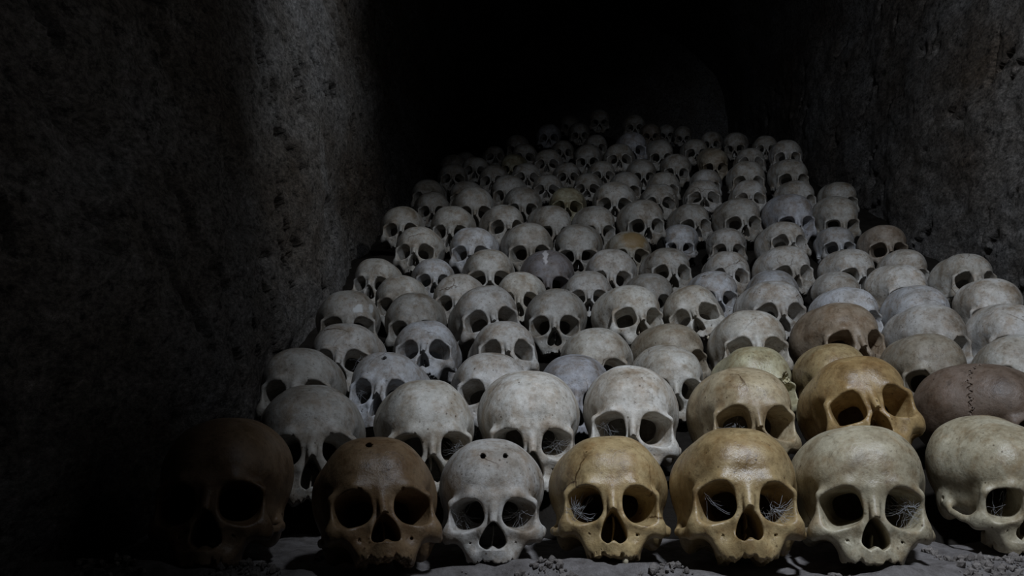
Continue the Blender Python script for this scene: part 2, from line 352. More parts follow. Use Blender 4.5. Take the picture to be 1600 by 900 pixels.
    ('Y2b', -0.4175, 3.9211, 0.7493, -0.036, -0.000, -0.207, 1.011, 'gd', 0.675, 282, 732),
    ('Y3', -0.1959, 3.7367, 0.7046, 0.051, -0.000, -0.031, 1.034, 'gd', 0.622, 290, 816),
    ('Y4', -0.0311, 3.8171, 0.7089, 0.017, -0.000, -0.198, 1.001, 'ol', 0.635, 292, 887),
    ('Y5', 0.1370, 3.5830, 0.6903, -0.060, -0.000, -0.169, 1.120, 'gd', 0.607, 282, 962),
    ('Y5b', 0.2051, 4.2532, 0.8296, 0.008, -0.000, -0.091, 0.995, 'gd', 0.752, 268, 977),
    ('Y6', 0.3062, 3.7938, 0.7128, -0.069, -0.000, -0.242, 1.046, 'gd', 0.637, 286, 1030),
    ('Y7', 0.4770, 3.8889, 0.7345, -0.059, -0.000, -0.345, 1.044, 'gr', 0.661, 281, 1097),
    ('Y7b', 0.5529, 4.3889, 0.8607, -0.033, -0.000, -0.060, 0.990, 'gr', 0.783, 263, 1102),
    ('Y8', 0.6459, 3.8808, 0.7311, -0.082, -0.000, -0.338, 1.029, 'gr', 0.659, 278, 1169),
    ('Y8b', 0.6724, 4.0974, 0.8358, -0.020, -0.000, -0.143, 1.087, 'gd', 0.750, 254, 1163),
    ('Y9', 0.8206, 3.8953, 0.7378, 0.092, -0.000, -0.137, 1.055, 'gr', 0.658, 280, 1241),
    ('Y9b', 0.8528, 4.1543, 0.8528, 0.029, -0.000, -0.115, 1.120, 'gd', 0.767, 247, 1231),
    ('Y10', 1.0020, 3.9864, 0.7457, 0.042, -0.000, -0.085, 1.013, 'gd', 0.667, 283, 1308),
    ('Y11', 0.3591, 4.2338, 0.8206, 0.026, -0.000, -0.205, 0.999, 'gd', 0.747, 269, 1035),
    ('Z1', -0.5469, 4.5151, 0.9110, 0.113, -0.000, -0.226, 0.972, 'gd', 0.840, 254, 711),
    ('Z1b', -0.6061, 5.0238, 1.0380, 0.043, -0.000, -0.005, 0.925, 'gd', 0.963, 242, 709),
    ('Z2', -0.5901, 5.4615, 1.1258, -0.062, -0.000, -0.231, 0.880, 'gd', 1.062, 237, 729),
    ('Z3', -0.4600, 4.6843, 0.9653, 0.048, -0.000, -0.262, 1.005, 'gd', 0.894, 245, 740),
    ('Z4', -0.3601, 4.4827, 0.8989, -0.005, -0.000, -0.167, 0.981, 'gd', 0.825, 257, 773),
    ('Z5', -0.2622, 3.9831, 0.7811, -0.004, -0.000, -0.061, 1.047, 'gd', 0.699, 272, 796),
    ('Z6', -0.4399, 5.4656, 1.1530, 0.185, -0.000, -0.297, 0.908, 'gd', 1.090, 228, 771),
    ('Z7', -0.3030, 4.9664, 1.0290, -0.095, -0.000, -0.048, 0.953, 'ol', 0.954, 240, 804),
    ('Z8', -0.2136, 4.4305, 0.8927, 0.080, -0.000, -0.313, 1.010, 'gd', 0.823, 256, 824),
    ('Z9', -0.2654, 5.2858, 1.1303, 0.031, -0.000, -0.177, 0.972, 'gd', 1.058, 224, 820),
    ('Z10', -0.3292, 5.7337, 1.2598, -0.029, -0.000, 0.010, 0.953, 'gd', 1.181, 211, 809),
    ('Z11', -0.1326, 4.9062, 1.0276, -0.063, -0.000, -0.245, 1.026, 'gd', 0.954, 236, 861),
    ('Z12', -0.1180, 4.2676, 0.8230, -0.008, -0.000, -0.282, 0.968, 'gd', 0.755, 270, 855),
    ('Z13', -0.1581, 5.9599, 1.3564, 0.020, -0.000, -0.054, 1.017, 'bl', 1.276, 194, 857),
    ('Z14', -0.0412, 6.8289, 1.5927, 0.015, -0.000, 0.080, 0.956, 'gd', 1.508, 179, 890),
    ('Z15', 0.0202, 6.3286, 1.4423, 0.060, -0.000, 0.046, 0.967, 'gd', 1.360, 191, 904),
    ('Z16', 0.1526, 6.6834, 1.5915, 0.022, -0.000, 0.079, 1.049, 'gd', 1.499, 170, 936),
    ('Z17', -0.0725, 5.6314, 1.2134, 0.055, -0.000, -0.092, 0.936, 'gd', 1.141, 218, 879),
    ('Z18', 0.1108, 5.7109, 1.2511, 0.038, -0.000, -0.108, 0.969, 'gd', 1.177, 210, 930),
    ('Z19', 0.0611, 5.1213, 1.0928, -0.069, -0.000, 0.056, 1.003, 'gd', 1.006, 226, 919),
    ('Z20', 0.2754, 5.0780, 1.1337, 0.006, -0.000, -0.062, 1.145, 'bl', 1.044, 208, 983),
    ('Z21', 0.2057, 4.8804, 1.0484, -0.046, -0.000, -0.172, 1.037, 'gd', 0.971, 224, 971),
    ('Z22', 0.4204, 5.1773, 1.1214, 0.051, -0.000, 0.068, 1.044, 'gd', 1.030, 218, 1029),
    ('Z23', -0.0422, 4.7537, 0.9503, 0.076, -0.000, -0.183, 0.912, 'gd', 0.883, 252, 882),
    ('Z24', 0.1175, 4.7217, 0.9499, 0.075, -0.000, -0.189, 0.962, 'gd', 0.879, 250, 940),
    ('Z25', 0.3030, 4.7278, 0.9593, 0.026, -0.000, 0.029, 0.980, 'gd', 0.877, 246, 1000),
    ('Z26', 0.4585, 4.7467, 0.9813, -0.035, -0.000, 0.032, 1.020, 'gd', 0.896, 240, 1055),
    ('Z27', 0.0547, 4.3762, 0.8449, -0.096, -0.000, -0.212, 0.949, 'gd', 0.776, 270, 921),
    ('Z28', 0.6100, 5.2810, 1.1416, 0.003, -0.000, -0.145, 1.035, 'gd', 1.063, 216, 1085),
    ('Z29', 0.3700, 6.5032, 1.5133, -0.014, -0.000, -0.022, 1.014, 'gd', 1.432, 182, 994),
    ('Z30', 0.4634, 6.3473, 1.4359, -0.043, -0.000, 0.049, 0.960, 'bd', 1.354, 190, 1013),
    ('Z31', 0.5994, 6.8145, 1.5237, -0.078, -0.000, 0.085, 0.880, 'gd', 1.446, 194, 1041),
    ('Z32', 0.6807, 6.5444, 1.4572, -0.093, -0.000, 0.080, 0.898, 'gd', 1.378, 197, 1067),
    ('Z33', 0.7807, 5.9558, 1.3125, -0.120, -0.000, 0.022, 0.965, 'gd', 1.232, 204, 1111),
    ('Z34', 0.8774, 5.6756, 1.2460, -0.229, -0.000, 0.065, 1.006, 'gd', 1.159, 207, 1150),
    ('Z35', 0.6450, 4.8507, 1.0215, -0.009, -0.000, 0.063, 1.049, 'bg', 0.931, 231, 1113),
    ('Z36', 0.8009, 4.7645, 0.9994, -0.084, -0.000, -0.310, 1.082, 'gd', 0.925, 230, 1171),
    ('Z37', 1.0270, 5.6184, 1.2145, -0.109, -0.000, -0.152, 0.989, 'gd', 1.140, 212, 1195),
    ('Z38', 0.9723, 4.8027, 1.0434, -0.099, -0.000, -0.107, 1.120, 'gr', 0.957, 217, 1227),
]
BANK_Y = [1.3, 1.55, 1.8, 2.05, 2.3, 2.55, 2.8, 3.05, 3.3, 3.55, 3.8, 4.05, 4.3, 4.55, 4.8, 5.05, 5.3, 5.55, 5.8, 6.05, 6.3, 6.55, 6.8, 7.05, 7.3, 7.55, 7.8]
BANK_Z = [-0.01, 0.047, 0.096, 0.141, 0.203, 0.263, 0.323, 0.406, 0.485, 0.535, 0.632, 0.691, 0.762, 0.821, 0.897, 0.979, 1.041, 1.126, 1.177, 1.238, 1.352, 1.415, 1.415, 1.415, 1.415, 1.415, 1.415]

# ---------------------------------------------------------------- skull as a signed distance field (millimetres, face to -Y)
def _ell(P, c, r):
    q = P - np.asarray(c, np.float32); r = np.asarray(r, np.float32)
    a = np.sqrt(np.einsum('ij,ij->i', q / r, q / r)); q = q / (r * r); b = np.sqrt(np.einsum('ij,ij->i', q, q)) + 1e-6
    return a * (a - 1.0) / b
def _cap(P, a, b, ra, rb, sq=None):
    a = np.asarray(a, np.float32); b = np.asarray(b, np.float32); ab = b - a
    t = np.clip(((P - a) @ ab) / (ab @ ab), 0, 1)
    q = P - a - t[:, None] * ab
    if sq is not None: q = q * np.asarray(sq, np.float32)
    return np.sqrt(np.einsum('ij,ij->i', q, q)) - (ra + (rb - ra) * t)
def _su(a, b, k):
    h = np.clip(k - np.abs(a - b), 0, None) / k
    return np.minimum(a, b) - h * h * k * 0.25
def _ss(a, b, k): return -_su(-a, b, k)          # a minus b

class Skull:
    """One individual: numbers that shape the bone. sdf(P) -> distance, plus the cut fields that tell the parts apart."""
    def __init__(s, seed=0, **kw):
        R = np.random.RandomState(seed); u = lambda a, b: R.uniform(a, b)
        s.seed = seed
        s.bw = u(.96, 1.04); s.bl = u(.97, 1.03); s.bh = u(.97, 1.04)      # braincase breadth, length, height
        s.fore = u(-4, 4)                                                    # forehead bulge
        s.brow = u(3.8, 6.2); s.fh = u(-13, -7)                                # brow ridge, face height
        s.ow = u(.94, 1.06); s.oh = u(.92, 1.08); s.odroop = u(.12, .30); s.osq = u(2.4, 3.3)
        s.nw = u(.88, 1.15); s.nl = u(0, 5); s.nbone = u(0, 4)                # nose width, length, missing nasal bone
        s.arch = [u(0, 1) > .25, u(0, 1) > .25]
        s.jaw = u(-3, 3); s.chip = R.uniform(0, 1, 4); s.teeth = int(u(0, 2.3))
        s.holes = []; s.suture = False; s.broken = False; s.missing_orbit = None
        s.ph = R.uniform(0, 6.28, (10, 3)); s.dr = R.normal(size=(10, 3)); s.dr = (s.dr / np.linalg.norm(s.dr, axis=1)[:, None]).astype(np.float32)
        s.sock = R.uniform(0, 1, 16)
        for k, v in kw.items(): setattr(s, k, v)
    def warp(s, P):
        Q = P.copy()
        for i in range(3):
            w = np.sin(P @ (s.dr[i] / 42.).astype(np.float32) + s.ph[i, 0])
            Q += (w[:, None] * s.dr[i + 3] * 2.0).astype(np.float32)
        return Q
    def orbit(s, P):
        """superelliptic cone, one for both sides (x mirrored)"""
        c = np.array([33.8, -86, -21], np.float32); ax = np.array([-.30, .948, .06], np.float32); ax /= np.linalg.norm(ax)
        q = P - c; t = q @ ax
        ux = np.array([1, 0, -s.odroop], np.float32); ux -= ax * (ux @ ax); ux /= np.linalg.norm(ux); uz = np.cross(ux, ax)
        sc = np.clip(1.03 - np.clip(t - 4, 0, 60) / 150., .12, 1.2)
        a = np.abs(q @ ux) / (21.6 * s.ow * sc); b = np.abs(q @ uz) / (19.4 * s.oh * sc)
        n = s.osq
        k = (a ** n + b ** n) ** (1 / n)
        return np.maximum((k - 1) * 17 * sc, t - 58)
    def nose(s, P):
        z0 = -30 - s.nbone * -1.0; z1 = -68 - s.nl - s.fh * .6        # top and floor of the opening
        z = P[:, 2]; t = np.clip((z0 - z) / (z0 - z1), 0, 1)
        half = s.nw * (1.0 + 13.2 * np.sin(np.clip(t * 1.16, 0, 1.16) * 1.571) ** .75)
        half = half * np.where(t > .74, np.sqrt(np.clip(1 - ((t - .74) / .30) ** 2, 0, 1)), 1)
        dx = (np.abs(P[:, 0]) - half) * .85
        fl = z1 - z + 4.0 * np.clip(1 - np.abs(P[:, 0]) / 6, 0, 1)   # two lobes beside the spine
        return np.maximum(np.maximum(np.maximum(dx, fl), z - z0), P[:, 1] + 30)
    def sdf(s, P0, parts=False):
        W = s.warp(P0.astype(np.float32)); X = np.abs(W[:, 0]); P = np.stack([X, W[:, 1], W[:, 2]], 1)
        side = P0[:, 0] > 0
        bw, bl, bh, fh = s.bw, s.bl, s.bh, s.fh
        # braincase
        Q = np.stack([np.sqrt(W[:, 0] ** 2 + 196.), W[:, 1], W[:, 2]], 1)      # rounded across the midline
        d = _ell(P, (0, 6, 12), (64 * bw, 85 * bl, 62 * bh))
        d = _su(d, _ell(Q, (16, 26, 16), (55 * bw, 60 * bl, 56 * bh)), 14)
        d = _su(d, _ell(Q, (17, -32, 14 + s.fore * .4), (40 * bw, 57 * bl, 51 + s.fore)), 18)
        d = _su(d, _ell(P, (0, 42, -8), (54 * bw, 50 * bl, 46)), 16)
        d = _su(d, _ell(P, (0, 6, -28), (56 * bw, 62, 30)), 14)
        # side of the head behind the eye: the temporal hollow
        d = _ss(d, _ell(P, (74 * bw, -52, -24), (25, 29, 37)), 11)
        d = _su(d, _ell(P, (0, -48, -30), (37, 38, 30)), 10)
        d = _su(d, _ell(P, (49 * bw, 14, -40), (12, 18, 20)), 14)
        d = _su(d, _cap(P, (47, -62, -24), (34, -30, -18), 4, 12, (1, 1, .32)), 6)
        # face, worked out only where it can matter
        full, fm = d, np.flatnonzero((P[:, 1] < 12) & (P[:, 2] < 26)); P, d, sd = P[fm], d[fm], side[fm]
        f = _ell(P, (19, -63, -54 - fh * .4), (26, 25, 27))
        f = _su(f, _ell(P, (0, -68, -68 - fh * .7), (30, 25, 21)), 8)
        f = _su(f, _ell(P, (0, -72, -18), (26, 17, 32)), 8)
        ang = np.sqrt((P[:, 0] / 27.) ** 2 + ((P[:, 1] + 52) / (39. + s.jaw)) ** 2)
        zt = -76 - fh; zb = -91 - fh
        jug = .7 * np.cos(np.arctan2(P[:, 0], -(P[:, 1] + 50)) * 11.0)
        al = np.maximum(np.abs(ang - 1) * 30 - 4.6 - jug, np.abs(P[:, 2] - (zt + zb) / 2) - (zt - zb) / 2)
        al = np.maximum(al, P[:, 1] + 22)
        f = _su(f, al, 13)
        br = s.brow
        f = _su(f, _cap(P, (0, -84, -1), (25, -83.5, 1.5), br, br), 14)
        f = _su(f, _cap(P, (25, -83.5, 1.5), (48.5, -68, -7), br, 4.0), 13)
        f = _su(f, _cap(P, (49, -68, -7), (50.5, -65, -38), 3.9, 5.0), 9)
        f = _su(f, _ell(P, (48, -61, -49 - fh * .3), (13.5, 14, 14)), 11)
        f = _su(f, _cap(P, (14, -82, -41), (32, -79.5, -46), 4.0, 4.0), 12)
        f = _su(f, _cap(P, (32, -79.5, -46), (49, -69, -40), 4.0, 4.2), 11)
        f = _su(f, _cap(P, (0, -86, -4), (0, -98, -30), 6.5, 4.6), 6)
        f = _su(f, _cap(P, (8, -84, -8), (15, -84, -44), 5, 5), 5)
        d = _su(d, f, 9)
        ar = np.minimum(_cap(P, (52, -58, -47), (63 * bw, -38, -45), 5.6, 4.2, (1.25, 1, .85)), _cap(P, (63 * bw, -38, -45), (66 * bw, -18, -41), 4.2, 3.6, (1.3, 1, .8)))
        ar = np.minimum(ar, _cap(P, (66 * bw, -18, -41), (59 * bw, 2, -36), 3.6, 5.5, (1.2, 1, .8)))
        whole = np.where(sd, s.arch[0], s.arch[1])
        ar = np.where(whole, ar, np.maximum(ar, -(np.abs(P[:, 1] + 24 + 2 * np.sin(P[:, 2])) - 17)))
        d = _su(d, ar, 8)
        # hollows of the face
        d = _ss(d, _ell(P, (27, -92, -60 - fh * .5), (12, 9, 13)), 11)
        d = _ss(d, _ell(P, (0, -44, -95 - fh), (19, 32, 16)), 4)
        d = _ss(d, _ell(P, (48, -38, -76), (17, 25, 25)), 6)
        d = _ss(d, _ell(P, (47.5, -62, -79 - fh * .3), (15, 30, 21)), 7)
        d = np.maximum(d, -(_cap(P, (27, -95, -54), (27, -75, -53), 1.3, 1.3)))
        d = np.maximum(d, -(_cap(P, (22, -98, -1.5), (22, -84, -3), 1.4, 1.4)))
        d = _ss(d, _cap(P, (75, 8, -30), (52, 4, -30), 3.4, 3.0), 2)
        full[fm] = d; d = full; P = np.stack([X, W[:, 1], W[:, 2]], 1)
        ob = s.orbit(P); no = s.nose(P)
        # a second, ragged opening where an orbit rim has crumbled
        if s.broken:
            q = P0 - np.array([36, -84, 2], np.float32)
            rag = _ell(P0, (37, -80, 4), (9, 18, 9)) + 2.2 * np.sin(P0[:, 0] * .9) * np.sin(P0[:, 2] * .8)
            ob = np.where(side, np.minimum(ob, rag), ob)
        d = np.maximum(d, -_ell(P, (0, 2, -6), (44, 48, 36)))
        d = _ss(d, ob, 2.6)
        d = _ss(d, no, 1.6)
        # septum and spine inside the nose
        sep = np.maximum(np.abs(W[:, 0] - 1.5 * np.sin(W[:, 2] * .12)) - .8, np.maximum(-(W[:, 1] + 66 - .25 * (W[:, 2] + 50)), np.maximum(W[:, 2] + 24, -W[:, 2] - 78 - fh)))
        d = np.minimum(d, np.maximum(sep, W[:, 1] + 31))
        d = _su(d, _cap(P, (0, -84, -71 - s.nl - fh * .6), (0, -94, -68 - s.nl - fh * .6), 2.6, 1.2), 3)
        # tooth sockets along the jaw
        m = np.flatnonzero((P0[:, 2] < zb + 20) & (P0[:, 1] < -8))
        if len(m):
            Pm, dm = P0[m], d[m]
            for i in range(8):
                th = .12 + i * .235
                cx, cy = 26.5 * np.sin(th), -52 - (38.5 + s.jaw) * np.cos(th)
                rr = 2.7 + .3 * min(i, 5)
                for sg, k in ((1, i), (-1, 8 + i)):
                    dm = _ss(dm, _cap(Pm, (cx * sg, cy, zb - 4), (cx * sg, cy, zb + 4 + 9 * s.sock[k]), rr, rr * .6), .8)
                    if s.sock[k] > .72:                       # outer wall of the socket broken away
                        dm = _ss(dm, _cap(Pm, (cx * sg * 1.2, cy - 3, zb - 3), (cx * sg * 1.12, cy - 3, zb + 5), 3, 2), 2)
            d[m] = dm
        # worn lower edge
        d = _ss(d, P0[:, 2] - (zb + 2.5 * s.chip[0] + 2.2 * np.sin(P0[:, 0] * .21 + s.ph[0, 1]) + 1.5 * np.sin(P0[:, 0] * .53 + s.ph[1, 1]) + 1.3 * np.sin(P0[:, 0] * 1.15 + s.ph[2, 1]) * np.sin(P0[:, 1] * .4 + s.ph[2, 2])) + np.where(P0[:, 1] < -15, 0, 60), 2)
        for (hx, hz, hr) in s.holes:                       # bored straight through the forehead
            hd = np.sqrt((P0[:, 0] - hx) ** 2 + (P0[:, 2] - hz) ** 2) - hr + .35 * np.sin(P0[:, 0] * 2.1 + P0[:, 2] * 1.7)
            d = np.maximum(d, -np.maximum(hd, P0[:, 1] + 30))
        if s.suture:
            y = P0[:, 1] + 18 + 5 * np.sin(P0[:, 0] * .05) + 2.6 * np.sin(P0[:, 2] * .45 + P0[:, 0] * .38) + 1.0 * np.sin(P0[:, 2] * 1.0 - P0[:, 0] * .8)
            g = np.maximum(np.abs(y) - 1.3, -(d + 2.6))
            d = np.maximum(d, -np.where(P0[:, 2] > -25, g, 9.))
        # small unevenness
        for i in range(6, 10):
            d = d + .30 * np.sin(P0 @ (s.dr[i] * (.07 + .025 * (i - 6))).astype(np.float32) + s.ph[i, 0]) * np.sin(P0 @ (s.dr[i - 3] * .08).astype(np.float32) + s.ph[i, 1])
        if parts: return d, ob, no
        return d

def surface_nets(fn, lo, hi, h):
    lo = np.asarray(lo, np.float32); n = np.ceil((np.asarray(hi) - lo) / h).astype(int) + 1
    C = 4                                                     # coarse pass picks the blocks near the surface
    nc = (n + C - 1) // C + 1
    gc = np.stack(np.meshgrid(*[np.arange(k) for k in nc], indexing='ij'), -1).reshape(-1, 3)
    dc = fn((lo + (gc * C + C / 2 - .5) * h).astype(np.float32)).reshape(nc)
    D = np.repeat(np.repeat(np.repeat(dc, C, 0), C, 1), C, 2)[:n[0], :n[1], :n[2]].astype(np.float32).copy()
    near = np.abs(dc) < C * h * 1.25 + 2.0
    M = np.repeat(np.repeat(np.repeat(near, C, 0), C, 1), C, 2)[:n[0], :n[1], :n[2]]
    idx = np.argwhere(M)
    D[M] = fn((lo + idx * h).astype(np.float32))
    S = D < 0
    # cells with a sign change
    cs = np.zeros(tuple(n - 1), np.int8)
    for a in (0, 1):
        for b in (0, 1):
            for c in (0, 1): cs += S[a:n[0] - 1 + a, b:n[1] - 1 + b, c:n[2] - 1 + c]
    act = (cs > 0) & (cs < 8); cells = np.argwhere(act)
    vid = -np.ones(tuple(n - 1), np.int64); vid[act] = np.arange(len(cells))
    acc = np.zeros((len(cells), 3)); cnt = np.zeros(len(cells))
    corners = [(a, b, c) for a in (0, 1) for b in (0, 1) for c in (0, 1)]
    val = {k: D[cells[:, 0] + k[0], cells[:, 1] + k[1], cells[:, 2] + k[2]] for k in corners}
    for k in corners:
        for ax in range(3):
            if k[ax] == 0:
                k2 = list(k); k2[ax] = 1; k2 = tuple(k2)
                v0, v1 = val[k], val[k2]; m = (v0 < 0) != (v1 < 0)
                t = np.where(m, v0 / np.where(m, v0 - v1, 1), 0)
                p = np.zeros((len(cells), 3)) + np.array(k); p[:, ax] += t
                acc[m] += p[m]; cnt[m] += 1
    V = lo + (cells + acc / cnt[:, None]) * h
    F = []
    for ax in range(3):
        u, v = (ax + 1) % 3, (ax + 2) % 3
        s0 = [slice(None)] * 3; s1 = [slice(None)] * 3; s0[ax] = slice(0, n[ax] - 1); s1[ax] = slice(1, n[ax])
        ch = S[tuple(s0)] != S[tuple(s1)]
        e = np.argwhere(ch); e = e[(e[:, u] > 0) & (e[:, v] > 0) & (e[:, u] < n[u] - 1) & (e[:, v] < n[v] - 1)]
        ins = S[e[:, 0], e[:, 1], e[:, 2]]
        q = []
        for du, dv in ((1, 1), (0, 1), (0, 0), (1, 0)):
            k = e.copy(); k[:, u] -= du; k[:, v] -= dv; q.append(vid[k[:, 0], k[:, 1], k[:, 2]])
        q = np.stack(q, 1); q[~ins] = q[~ins][:, ::-1]
        F.append(q)
    return V.astype(np.float32), np.concatenate(F)

def skull_arrays(sk, h):
    V, F = surface_nets(sk.sdf, (-76, -112, -100), (76, 102, 86), h)
    e = np.float32(.45); K = np.array([(1, -1, -1), (-1, -1, 1), (-1, 1, -1), (1, 1, 1)], np.float32)
    vals = [sk.sdf(V + k * e) for k in K]
    g = sum(v[:, None] * k for v, k in zip(vals, K)) / (4 * e)
    gl = np.linalg.norm(g, axis=1) + 1e-6; N = g / gl[:, None]
    V = V - N * np.clip(sum(vals) / 4 / np.clip(gl, .5, 2), -.4 * h, .4 * h)[:, None]
    # drop loose specks: keep the largest connected piece
    lab = np.arange(len(V))
    for _ in range(400):
        m = lab[F].min(1); new = lab.copy()
        for k in range(4): np.minimum.at(new, F[:, k], m)
        new = new[new]
        if (new == lab).all(): break
        lab = new
    ids, c = np.unique(lab, return_counts=True); keep = lab == ids[c.argmax()]
    F = F[keep[F].all(1)]; mp = -np.ones(len(V), int); mp[keep] = np.arange(keep.sum()); V, N, F = V[keep], N[keep], mp[F]
    # which part a face belongs to
    c = V[F].mean(1); W = sk.warp(c.astype(np.float32)); P = np.stack([np.abs(W[:, 0]), W[:, 1], W[:, 2]], 1)
    ob = sk.orbit(P); no = sk.nose(P); x, y, z = c.T; ax = np.abs(x)
    part = np.zeros(len(F), np.int8)                                           # 0 braincase
    part[(z < -33 - .25 * (ax - 10)) & (y < -42) & (ax <= 37 + .25 * (z + 45))] = 1          # 1 upper jaw
    cut = np.where(np.where(x > 0, sk.arch[0], sk.arch[1]), -6, -30)
    ck = (z < -27) & (z > -64) & (y < cut) & (ax > np.maximum(37 + .25 * (z + 45), np.where(y > -52, 50, 0)))
    part[ck & (x > 0)] = 2; part[ck & (x < 0)] = 3
    part[(no < 1.0) & (y < -26)] = 6
    part[(ob < 1.2) & (ax > 6) & (y > -84) & (x > 0)] = 4; part[(ob < 1.2) & (ax > 6) & (y > -84) & (x < 0)] = 5
    return V, N, F, part

VARIANTS = [
    (201, 1.95, {'holes': [(-12, 50, 3.6)], 'brow': 6.2, 'teeth': 0, 'fh': -15, 'arch': [True, True]}),
    (202, 1.95, {'holes': [(-11, 50, 3.0), (16, 50, 2.6)], 'brow': 4.6, 'nl': 1, 'teeth': 0, 'fh': -14, 'arch': [True, True]}),
    (203, 1.95, {'brow': 5, 'osq': 2.6, 'teeth': 1, 'fh': -12, 'arch': [True, True]}),
    (204, 1.95, {'brow': 5.4, 'nw': 1.0, 'teeth': 0, 'fh': -14, 'arch': [True, True]}),
    (205, 1.95, {'brow': 5, 'teeth': 0, 'fh': -16, 'arch': [True, True], 'osq': 3.2, 'odroop': 0.28, 'nw': 0.98}),
    (206, 1.95, {'brow': 5.5, 'arch': [True, True]}),
    (207, 1.95, {}),
    (208, 1.95, {}),
    (209, 1.95, {}),
    (210, 1.95, {}),
    (211, 1.95, {}),
    (212, 1.95, {}),
    (230, 1.90, {'suture': True}),
    (231, 2.20, {'holes': [(3, 42, 4.2)]}),
    (232, 2.20, {'broken': True}),
    (240, 2.50, {}),
    (241, 2.50, {}),
    (242, 2.50, {}),
    (243, 2.50, {}),
    (244, 2.50, {}),
    (245, 2.50, {}),
    (246, 2.50, {}),
    (247, 2.50, {}),
    (248, 2.50, {}),
]
PICK = {'F2': 201, 'F3': 202, 'F4': 203, 'F5': 204, 'F6': 205, 'F7': 206, 'S1': 207, 'S2': 208, 'S3': 209, 'S4': 210, 'S5': 211, 'S6': 212, 'S7': 230, 'T2': 231, 'T6': 232, 'F1': 240, 'T1': 241, 'T3': 247, 'T4': 241, 'T5': 247, 'T7': 242, 'T8': 248, 'T9': 240, 'U1': 244, 'U2': 242, 'U3': 241, 'U4': 245, 'U5': 247, 'U6': 244, 'U7': 241, 'U8': 248, 'U9': 241, 'V1': 243, 'V2': 246, 'V3': 242, 'V4': 240, 'V5': 247, 'V6': 246, 'V7': 245, 'V8': 247, 'V9': 240, 'V10': 248, 'W0': 240, 'W1': 248, 'W2': 245, 'W3': 247, 'W4': 242, 'W5': 243, 'W6': 241, 'W7': 240, 'W8': 243, 'W9': 248, 'W10': 247, 'W11': 241, 'W12': 244, 'W13': 248, 'W14': 242, 'W15': 240, 'W16': 243, 'W17': 245, 'W18': 246, 'W19': 241, 'X1': 242, 'X2': 240, 'X3': 248, 'X4': 244, 'X5': 241, 'X6': 242, 'X7': 248, 'X8': 243, 'X9': 240, 'X10': 244, 'X11': 242, 'X12': 248, 'X13': 246, 'X14': 247, 'X15': 242, 'X16': 247, 'X17': 246, 'X18': 244, 'X19': 246, 'X20': 244, 'Y0': 241, 'Y1': 245, 'Y2': 246, 'Y2b': 244, 'Y3': 241, 'Y4': 244, 'Y5': 247, 'Y5b': 243, 'Y6': 245, 'Y7': 243, 'Y7b': 241, 'Y8': 246, 'Y8b': 248, 'Y9': 241, 'Y9b': 247, 'Y10': 244, 'Y11': 248, 'Z1': 245, 'Z1b': 242, 'Z2': 245, 'Z3': 247, 'Z4': 240, 'Z5': 241, 'Z6': 240, 'Z7': 245, 'Z8': 247, 'Z9': 244, 'Z10': 246, 'Z11': 242, 'Z12': 244, 'Z13': 242, 'Z14': 247, 'Z15': 241, 'Z16': 245, 'Z17': 241, 'Z18': 243, 'Z19': 242, 'Z20': 243, 'Z21': 242, 'Z22': 240, 'Z23': 242, 'Z24': 243, 'Z25': 240, 'Z26': 248, 'Z27': 243, 'Z28': 247, 'Z29': 242, 'Z30': 247, 'Z31': 242, 'Z32': 246, 'Z33': 241, 'Z34': 246, 'Z35': 245, 'Z36': 241, 'Z37': 248, 'Z38': 241}

TONES = {   # what the label calls it, and the bone's own colour
    'pw': ('pale chalky', (.60, .585, .545)), 'pa': ('pale grey', (.53, .515, .47)), 'gr': ('grey', (.455, .445, .425)), 'gb': ('cool grey', (.41, .42, .44)),
    'gd': ('dull grey', (.36, .35, .325)), 'pb': ('pale bluish grey', (.50, .51, .53)), 'bl': ('bluish grey', (.345, .35, .375)), 'tn': ('tan', (.46, .385, .255)),
    'oc': ('ochre yellow', (.44, .335, .175)), 'or': ('orange ochre', (.40, .285, .135)), 'be': ('beige', (.46, .42, .31)), 'br': ('brown', (.27, .185, .105)),
    'db': ('dark brown', (.22, .15, .09)), 'rb': ('reddish brown', (.155, .115, .088)), 'tg': ('greenish tan', (.44, .41, .27)), 'bg': ('brownish grey', (.34, .305, .245)),
    'bw': ('mottled brown', (.34, .275, .205)), 'pu': ('dark purplish grey', (.20, .19, .20)), 'ob': ('tawny', (.36, .34, .29)), 'ol': ('olive grey', (.36, .34, .24)), 'bd': ('dull brown', (.27, .235, .20)),
}
